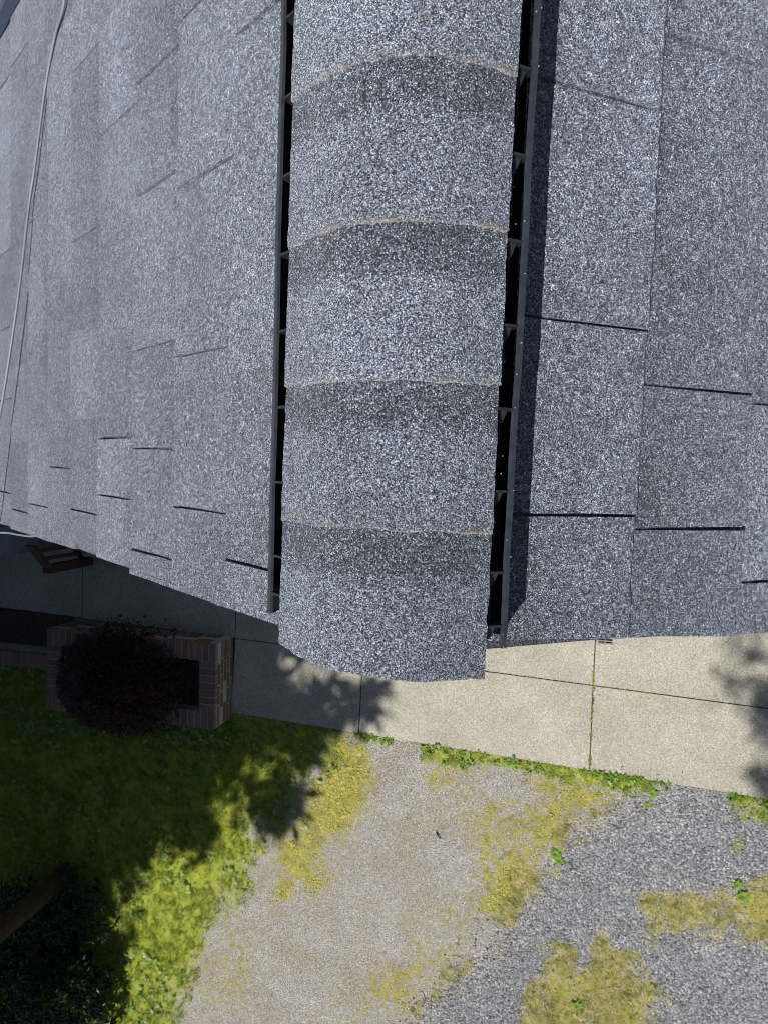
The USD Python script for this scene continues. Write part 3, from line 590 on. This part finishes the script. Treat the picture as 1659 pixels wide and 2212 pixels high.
# moss in the slab joint and green at the slab edge
rr = np.random.default_rng(31); jm = []
for k in range(420):
    t = rr.random() ** .8; y = -1.38 - 1.27 * t
    if fbm(np.array([[y * 9, 0, 0]]), 2, 3)[0] > .46: jm.append((.662 + .010 * (t > .32) * t + rr.normal(0, .006), y))
for k in range(160):
    x = rr.uniform(-.3, 2.4)
    if fbm(np.array([[x * 3, 5, 0]]), 3, 3)[0] > .6: jm.append((x, line_y(x) + rr.normal(0, .003)))
jm = np.array(jm); instancer('joint_moss', [lump(r, .5, .8) for _ in range(3)], [instmat('joint_moss_clump', [(0, (.07, .08, .02)), (1, (.24, .24, .05))], .9)] * 3, np.c_[jm, np.full(len(jm), -.003)], rr.uniform(.004, .010, len(jm)), 26, 'moss growing in the joints of the concrete walkway', 'moss')

# weeds along the slab edge and in the gravel, each a rosette of broad leaves
def leaf(mb, base, yaw, length, width, rise, droop):
    t = np.linspace(0, 1, 5); d = np.array([math.cos(yaw), math.sin(yaw), 0]); s_ = np.array([-d[1], d[0], 0])
    prof = np.array([.15, .75, 1, .7, .02]) * width / 2
    c = base + np.outer(t * length, d) + np.outer(rise * np.sin(t * np.pi * .6) - droop * t**2, [0, 0, 1.0])
    v = np.vstack([c - prof[:, None] * s_ + [0, 0, .15 * width], c - [0, 0, .0], c + prof[:, None] * s_ + [0, 0, .15 * width]])
    n = 5; f = []
    for i in range(n - 1):
        for k in (0, 1): f.append([k * n + i, k * n + i + 1, (k + 1) * n + i + 1, (k + 1) * n + i])
    mb.add(v, np.array(f))
def weed(loc, size, n, label, seed):
    rr = np.random.default_rng(seed); xy = np.array([loc]); zz = gz(xy)[0]
    w = thing('weed', label, 'weed', (loc[0], loc[1], zz))
    for part, (k0, k1) in (('leaf', (0, n)),):
        for k in range(n):
            mb = MB(); leaf(mb, np.array([loc[0], loc[1], zz + .004]), k * 2.4 + rr.normal(0, .3), size * rr.uniform(.7, 1.1), size * rr.uniform(.28, .4), size * .35, size * .15); obj('leaf', mb.mesh, WEED, w)
weed((2.10, -3.67), 0.072, 12, 'larger pale leafed weed where the upper grass island meets the gravel', 1)
weed((2.05, -3.56), 0.054, 11, 'smaller pale leafed weed just above the larger weed by the grass island', 2)
weed((1.26, -2.80), 0.061, 12, 'green weed at the gravel side of the walkway edge, right of the joint', 3)
weed((.43, -3.60), .07, 11, 'bushy green weed at the lower edge of the orange moss band', 8)
weed((.39, -3.54), 0.061, 13, 'dark green weed clump between the yellow moss and the gravel', 4)
weed((.67, -5.06), 0.065, 11, 'pale weed low in the grass island at the bottom edge', 5)
weed((.56, -4.78), 0.043, 10, 'small green weed in the middle of the grass island at the bottom edge', 6)
weed((1.22, -2.93), 0.043, 10, 'small weed alone in the gravel below the walkway edge', 7)
mb = MB(); rr = np.random.default_rng(77)
for k in range(150):
    x = rr.choice([rr.normal(.95, .18), rr.uniform(-1.0, 1.4), rr.uniform(1.9, 2.4), rr.uniform(-1.7, -1.3)]); y = edge_y(x) - abs(rr.normal(.02, .03)); zz = gz(np.array([[x, y]]))[0]
    for j in range(6): leaf(mb, np.array([x, y, zz + .004]), rr.uniform(0, 6.28), rr.uniform(.02, .045), rr.uniform(.008, .016), rr.uniform(.01, .035), .004)
obj('edge_weeds', mb.mesh, WEED, label='fringe of small green weeds along the walkway edge', cat='weeds', kind='stuff')

# twigs, dry leaves, crumbs
def twig(a, b, rad, col, label):
    a, b = np.array(a, float), np.array(b, float); za, zb = gz(np.array([a, b])) + rad + .006
    P = catmull([(*a, za), (*((a + b) / 2 + (b - a)[::-1] * [.05, -.05]), (za + zb) / 2 + .003), (*b, zb)], 5)
    t = thing('twig', label, 'twig', tuple(P[0])); obj('stem', MB().tube(P, np.linspace(rad, rad * .5, len(P)), 6).mesh, col, t)
TWIG_D = plain('dark_twig', (.03, .022, .018), .9, .2); TWIG_P = plain('pale_twig', (.45, .33, .22), .8, .3)
twig((-.80, -3.51), (-.75, -3.57), .008, TWIG_D, 'short dark twig lying on the bare sandy gravel')
twig((-2.14, -3.79), (-2.06, -3.68), .004, TWIG_P, 'pale straw twig lying across the yellow moss patch')
twig((.02, -3.60), (.03, -3.78), .003, TWIG_P, 'thin pale stalk on the orange moss beside the gravel')
fr = slope(1)
for (d, y, s_, lab) in ((.139 - .012, .353, .006, 'copper dry leaf scrap caught in the right vent trough'), (.311, .742, .0026, 'tan speck of leaf on the right slope nearest the top edge'), (.345, .487, .0020, 'tan flake on the right slope above the upper open joint')):
    q = np.array([[-1, -.6, 0], [.2, -1, .25], [1, .1, 0], [.3, .9, .3], [-.8, .7, .1], [0, 0, .5]]) * s_
    v = np.array([d, y, .028 if d < .14 else .009]) + q; v2 = v - [0, 0, s_ * .2]
    lf = thing('dry_leaf', lab, 'dry leaf', tuple(fr(v[5])))
    f = [[5, i, (i + 1) % 5] for i in range(5)]; f2 = [[11, 6 + (i + 1) % 5, 6 + i] for i in range(5)]
    obj('blade', (fr(np.vstack([v, v2])), np.array(f + f2)), LEAF_BIT, lf)
rr = np.random.default_rng(5); cr = np.c_[rr.uniform(.9, 2.3, 16), np.zeros(16)]; cr[:, 1] = edge_y(cr[:, 0]) + np.abs(rr.normal(0, .12, 16)) + .01
instancer('crumbs', [lump(r, .7, .8)], [TWIG_D], np.c_[cr, np.full(16, .003)], rr.uniform(.003, .006, 16), 27, 'dark crumbs of gravel strewn on the walkway by its edge', 'crumbs')

# ------------------------------------------------------------------ brick planter and low wall
def brick_run(parent, p0, p1, z0, z1, depth_vec, nb, seed, mi=None, gap=.009):
    """bricks side by side from p0 to p1 (2-D), each as deep as depth_vec"""
    p0, p1, dv = np.array(p0, float), np.array(p1, float), np.array(depth_vec, float); rr = np.random.default_rng(seed); u = (p1 - p0) / nb; L = np.linalg.norm(u); uh = u / L; dh = dv / np.linalg.norm(dv); dl = np.linalg.norm(dv)
    for k in range(nb):
        o = p0 + u * k; j = rr.normal(0, .0015, 3)
        def frm(v, o=o): return np.c_[o[0] + uh[0] * v[:, 0] + dh[0] * v[:, 1], o[1] + uh[1] * v[:, 0] + dh[1] * v[:, 1], v[:, 2]]
        q = MB().rbox((gap / 2, j[0], z0), (L - gap / 2, dl + j[1], z1 + j[2]), .004, frm)
        v, f = q.mesh
        if uh[0] * dh[1] - uh[1] * dh[0] < 0: f = f[:, ::-1]
        obj('brick', (v, f), BRICKS[mi if mi is not None and rr.random() < .7 else rr.integers(0, 3)], parent)
pl = thing('brick_planter', 'rectangular brick planter with rowlock coping holding the dark red bush', 'planter', (-4.1, -2.1, 0))
PX0, PX1, PY0, PY1, PH, CW = -5.10, -3.085, -2.56, -1.66, .41, .185
core = MB()
i_ = .006
core.box((PX0 + i_, PY0 + i_, -.05), (PX1 - i_, PY0 + CW - i_, PH - .005)); core.box((PX0 + i_, PY1 - CW + i_, -.05), (PX1 - i_, PY1 - i_, PH - .005))
core.box((PX0 + i_, PY0 + CW - i_, -.05), (PX0 + CW - i_, PY1 - CW + i_, PH - .005)); core.box((PX1 - CW + i_, PY0 + CW - i_, -.05), (PX1 - i_, PY1 - CW + i_, PH - .005))
obj('mortar_core', core.mesh, MORTAR, pl)
tc = PH - .058
brick_run(pl, (PX0, PY0), (PX1, PY0), tc, PH, (0, CW), 26, 1); brick_run(pl, (PX0, PY1), (PX1, PY1), tc, PH, (0, -CW), 26, 2)
brick_run(pl, (PX1, PY0 + CW), (PX1, PY1 - CW), tc, PH, (-CW, 0), 7, 3); brick_run(pl, (PX0, PY0 + CW), (PX0, PY1 - CW), tc, PH, (CW, 0), 7, 4)
hc = (tc + .01) / 5
for c in range(5):
    z0, z1 = -.01 + c * hc + .004, -.01 + (c + 1) * hc - .004; off = .1 * (c % 2)
    brick_run(pl, (PX1 - .004, PY0 + .004), (PX1 - .004, PY1 - .004), z0, z1, (-.09, 0), 4 if c % 2 == 0 else 5, 10 + c, 3)
    brick_run(pl, (PX0 + .004, PY1 - .004), (PX1 - .1, PY1 - .004), z0, z1, (0, -.09), 9 if c % 2 == 0 else 10, 20 + c, 3)
    brick_run(pl, (PX0 + .004, PY0 + .004), (PX1 - .1, PY0 + .004), z0, z1, (0, .09), 9 if c % 2 == 0 else 10, 30 + c)
obj('soil', MB().box((PX0 + CW - .02, PY0 + CW - .02, .0), (PX1 - CW + .02, PY1 - CW + .02, PH - .16)).mesh, SOIL, pl)
lw = thing('low_brick_wall', 'low brick edging wall running left from the planter along the lawn', 'brick wall', (-6, -2.05, 0))
obj('mortar_core', MB().box((-8.5, -2.145, -.05), (-5.12, -1.995, .32)).mesh, MORTAR, lw)
brick_run(lw, (-8.5, -2.155), (-5.115, -2.155), .275, .33, (0, .17), 42, 41)
for c in range(3): brick_run(lw, (-8.5, -2.151), (-5.12, -2.151), c * .09 + .002, c * .09 + .084, (0, .09), 16 + c % 2, 50 + c)
obj('planting_bed', MB().box((-8.5, -1.99, -.05), (-5.12, line_y(-6) - .02, .012)).mesh, SOIL, kind='structure')

# dark red laceleaf bush: cascading stems hung with narrow leaves
bx, by = -4.17, -2.14
bush = thing('red_bush', 'rounded dark red laceleaf bush cascading over the brick planter', 'bush', (bx, by, PH - .16))
mb, fm = MB(), MB(); rr = np.random.default_rng(12)
for k in range(7):
    a = k * .9 + rr.normal(0, .2); P = catmull([(bx, by, PH - .2), (bx + .08 * math.cos(a), by + .08 * math.sin(a), .62), (bx + .3 * math.cos(a), by + .25 * math.sin(a), .98)], 5); mb.tube(P, np.linspace(.03, .012, len(P)), 6)
obj('stem', mb.mesh, BARK, bush)
V, Fc = [], []
for k in range(1150):
    a = rr.uniform(0, 2 * np.pi); q = math.sqrt(rr.random()); ex, ey = .76 * q, .58 * q
    h0 = 1.02 - .25 * q * q + rr.normal(0, .035); start = np.array([bx + ex * .3 * math.cos(a), by + ey * .3 * math.sin(a), h0])
    end = np.array([bx + (ex + .07) * math.cos(a), by + (ey + .06) * math.sin(a), h0 - .16 - .42 * q**2 * rr.uniform(.6, 1.2)])
    mid = (start + end) / 2 + [0, 0, .07]
    C_ = catmull([start, mid, end], 5)
    for c in C_:
        for j in range(3):
            yaw = a + rr.normal(0, .7); L_ = rr.uniform(.028, .055); w = rr.uniform(.004, .009); d = np.array([math.cos(yaw), math.sin(yaw), rr.uniform(-1.1, -.1)]); d /= np.linalg.norm(d); s_ = np.cross(d, [0, 0, 1]); s_ /= np.linalg.norm(s_); s_ = s_ + rr.normal(0, .4, 3)
            b = c + rr.normal(0, .014, 3); n0 = len(V) * 4
            d = d if rr.random() < .6 else np.array([math.cos(yaw) * .9, math.sin(yaw) * .9, .3]); V.append([b, b + d * L_ * .5 + s_ * w, b + d * L_, b + d * L_ * .5 - s_ * w]); Fc += [[n0, n0 + 1, n0 + 2], [n0, n0 + 2, n0 + 3]]
obj('foliage', (np.vstack(V), np.array(Fc)), MAPLE, bush)

# brown stair rail by the porch wall
rl = thing('stair_railing', 'dark brown wooden stair railing in the shade by the porch wall', 'railing', (-4.83, -.94, 0))
x = -4.86
obj('newel_post', MB().rbox((x - .045, -1.0, 0), (x + .045, -.91, .72), .006).mesh, WOOD, rl)
def slant(v):
    v = v.copy(); v[:, 2] += (v[:, 1] + .92) * .92; return v
obj('handrail', MB().rbox((x - .05, -1.0, .68), (x + .05, -.68, .74), .008, slant).mesh, WOOD, rl)
obj('bottom_rail', MB().rbox((x - .03, -.91, .10), (x + .03, -.70, .15), .005, slant).mesh, WOOD, rl)
for k in range(2): obj('baluster', MB().rbox((x - .02, -.86 + k * .09, .14), (x + .02, -.825 + k * .09, .69), .003, slant).mesh, WOOD, rl)
obj('stair', MB().box((-5.1, -.88, -.01), (-4.0, .3, .17)).box((-5.1, -.60, .17), (-4.0, .3, .34)).mesh, CONCRETE, kind='structure')

# ------------------------------------------------------------------ leafy shrub in the lower left corner
def leafy_shrub(name, label, cx, cy, rx, ry, h, n, seed, ll=(.06, .12), cat='shrub', matl=SHRUB):
    rr = np.random.default_rng(seed); s = thing(name, label, cat, (cx, cy, -.03)); st, fo = MB(), MB(); tips = []
    for k in range(16):
        a = rr.uniform(0, 6.28); q = rr.uniform(.3, .9); e = np.array([cx + rx * q * math.cos(a), cy + ry * q * math.sin(a), h * rr.uniform(.55, 1)])
        P = catmull([(cx + rr.normal(0, .05), cy + rr.normal(0, .05), -.06), ((cx * 2 + e[0]) / 3, (cy * 2 + e[1]) / 3, e[2] * .55), tuple(e)], 5); st.tube(P, np.linspace(.016, .005, len(P)), 5)
    obj('stem', st.mesh, BARK, s)
    for k in range(n):
        a = rr.uniform(0, 6.28); u = rr.random(); q = math.sqrt(u); lobes = 1 + .22 * math.sin(3 * a + seed) + .12 * math.sin(7 * a)
        x_, y_ = cx + rx * q * lobes * math.cos(a), cy + ry * q * lobes * math.sin(a); top = h * (1 - .55 * q**2) * (.8 + .45 * noise(np.array([[x_ * 4, y_ * 4, seed]]))[0])
        z_ = top * (1 - rr.random() ** 2.2 * .8); yaw = a + rr.normal(0, .8)
        for j in range(rr.integers(2, 5)): leaf(fo, np.array([x_, y_, max(z_, .02)]), yaw + (j - 1.5) * .9 + rr.normal(0, .2), rr.uniform(*ll), rr.uniform(.28, .4) * ll[1] * .8, rr.uniform(-.01, .02), rr.uniform(0, .05))
    obj('foliage', fo.mesh, matl, s)
leafy_shrub('leafy_shrub', 'broad leafed green shrub in the lower left corner beneath the trunk', -5.35, -5.75, .85, .85, .75, 1300, 3)
leafy_shrub('leafy_shrub', 'fine leafed low green shrub at the foot of the leaning brown trunk', -4.95, -4.95, .42, .40, .42, 420, 4, (.035, .07))

# ------------------------------------------------------------------ trees (trunk in view at the left edge, crowns above the picture)
SHADE = Polygon([(-2.2, -1.0), (-2.0, -1.5), (-1.75, -1.85), (-1.5, -1.98), (-1.22, -2.05), (-1.20, -2.19), (-1.48, -2.38), (-1.68, -2.35), (-1.88, -2.62), (-2.07, -2.95), (-2.33, -3.13), (-2.37, -3.45), (-2.47, -3.72), (-2.74, -3.5), (-3.01, -3.65), (-3.12, -3.87), (-3.45, -4.08), (-3.73, -4.24), (-4.14, -4.3), (-4.38, -4.51), (-4.46, -4.97), (-4.31, -5.49), (-4.54, -5.82), (-4.79, -6.39), (-5.5, -8.5), (-12, -8.5), (-12, 6), (-2.4, 6), (-2.4, -1.2)])
RSHADE = Polygon([(2.25, -1.2), (1.92, -1.31), (1.88, -1.5), (1.98, -1.67), (1.92, -1.93), (2.04, -2.01), (1.98, -2.22), (2.2, -2.45), (2.6, -2.6), (6, -3), (6, 0), (2.3, 0)])
GAPS = [(-2.44, -1.86, .21), (-2.0, -1.95, .26), (-2.55, -2.36, .17), (-2.12, -2.42, .16), (-2.38, -3.1, .2), (-3.1, -3.75, .24), (-5.62, -2.58, .17), (-4.98, -2.75, .16), (-4.23, -4.6, .22), (-3.9, -4.0, .2), (-2.28, -2.1, .15)]   # openings in the crowns that let the sun through
def in_view(P, pad=1.08):
    v = (P - CAM) @ R; dz = -v[:, 2]
    with np.errstate(all='ignore'):
        return (dz > .05) & (np.abs(v[:, 0] / dz) < .5423 * pad) & (np.abs(v[:, 1] / dz) < .7240 * pad)
def shades_roof(P):
    """would a clump here shade the roof in view?"""
    bad = np.zeros(len(P), bool)
    for s_, dm in ((-1, 2.3), (1, 1.2)):
        n = np.array([s_ * SP, 0, CP]); den = SUN @ n; t = ((P - [0, 0, RIDGE]) @ n) / den; H = P - SUN * t[:, None]
        d = H[:, 0] * s_ / CP; bad |= (t > 0) & (d > -.1) & (d < dm) & (H[:, 1] > -.2) & (H[:, 1] < 2.4)
    return bad
def tree(label, base, top, zc0, rad, n, seed, shade, trunk_r, leafw, margin=.16):
    rr = np.random.default_rng(seed); base = np.array(base, float); top = np.array(top, float); t = thing('tree', label, 'tree', tuple(base))
    K = 14; P = np.array([base + (top - base) * u + np.r_[rr.normal(0, .03, 2), 0] * (3 < i < K) for i, u in enumerate(np.linspace(0, 1, K + 1))]); P[0, 2] -= .1
    m_ = MB().tube(catmull(P, 4), np.interp(np.linspace(0, 1, 4 * K + 1), [0, .03, .5, 1], [trunk_r * 1.35, trunk_r, trunk_r * .6, .02]), 12)
    tr = obj('trunk', m_.mesh, BARK, t, smooth=True)
    H = top[2] - zc0; cand = []
    for _ in range(8):
        u = rr.random(n); z_ = zc0 + H * u; rz = rad * np.where(u < .25, .6 + 1.6 * u, (1 - u) ** .8 * 1.25 + .05); a = rr.uniform(0, 2 * np.pi, n); q = np.sqrt(rr.random(n)) * (1 + .25 * np.sin(5 * a + z_ * 3))
        ax = base[:2] + (top[:2] - base[:2]) * ((z_ - base[2]) / (top[2] - base[2]))[:, None]
        c = np.c_[ax[:, 0] + rz * q * np.cos(a), ax[:, 1] + rz * q * np.sin(a), z_]; cand.append(c)
    c = np.vstack(cand); c = c[~in_view(c, 1.15)]; c = c[~shades_roof(c)]
    g = c - SUN * (c[:, 2] / SUN[2])[:, None]
    pts = shapely.points(g[:, :2]); ins = shapely.contains_xy(shade, g[:, 0], g[:, 1]); dist = np.where(ins, 1, -1) * shapely.distance(shade.exterior, pts)
    wob = (fbm(np.c_[g[:, :2] * 3.5, np.zeros(len(g))], 3, seed) - .5) * .7
    holes = fbm(np.c_[g[:, :2] * 2.6, np.full(len(g), 7.0)], 3, 5)
    gaps = np.min([np.hypot(g[:, 0] - x, g[:, 1] - y) / q for x, y, q in GAPS], axis=0)
    fine = fbm(np.c_[g[:, :2] * 6.0, np.full(len(g), 3.0)], 3, 15)
    thin = rr.random(len(c)) < .30 + .70 * smoothstep(.0, .8, dist)
    c = c[(gaps > 1) & thin & (dist + wob * .95 > margin - .12) & ((holes < .56) | (dist > 1.3)) & ((fine < .50) | (dist > .9))][:n]
    # limbs out to some of the clumps
    lm = MB()
    for q in c[rr.choice(len(c), min(46, len(c)), replace=False)]:
        u = np.clip((q[2] - .5 * np.linalg.norm(q[:2] - base[:2]) - base[2]) / (top[2] - base[2]), .1, .97); s_ = base + (top - base) * u; mid = (s_ + q) / 2 + [0, 0, .25]
        lm.tube(catmull([s_, mid, q], 4), np.linspace(.022, .006, 9), 5)
    obj('limb', lm.mesh, BARK, tr)
    V = []
    for k in range(7):
        o = c + rr.normal(0, .085, c.shape); d = rr.normal(0, 1, c.shape); d[:, 2] *= .5; d /= np.linalg.norm(d, axis=1)[:, None]; s_ = np.cross(d, rr.normal(0, 1, c.shape)); s_ /= np.linalg.norm(s_, axis=1)[:, None]
        L_ = rr.uniform(leafw * .6, leafw * 1.2, (len(c), 1)); V.append(np.stack([o, o + d * L_ * .5 + s_ * L_ * .22, o + d * L_, o + d * L_ * .5 - s_ * L_ * .22], 1).reshape(-1, 3))
    V = np.vstack(V); q = np.arange(len(V)).reshape(-1, 4)
    obj('crown', (V, np.vstack([q[:, [0, 1, 2]], q[:, [0, 2, 3]]])), CONIFER, t)
tree('leaning brown trunked tree at the left edge shading the planter', (-5.15, -4.70, -.03), (-5.5, -5.0, 13.5), 4.9, 2.7, 10000, 61, SHADE, .115, .21)
tree('tall dark tree outside the lower left, shading the lawn', (-6.6, -9.0, -.03), (-6.2, -8.8, 15.0), 3.8, 4.4, 22000, 62, SHADE, .22, .25)
tree('dark tree far left of the picture beyond the low brick wall', (-8.6, -5.4, -.03), (-8.5, -5.4, 12.0), 2.6, 3.2, 10000, 63, SHADE, .2, .24)
tree('feathery tree outside the lower right throwing branch shadows on the walkway', (1.7, -8.5, -.03), (1.1, -8.4, 16.5), 9.5, 2.5, 12000, 64, RSHADE, .2, .17, .03)
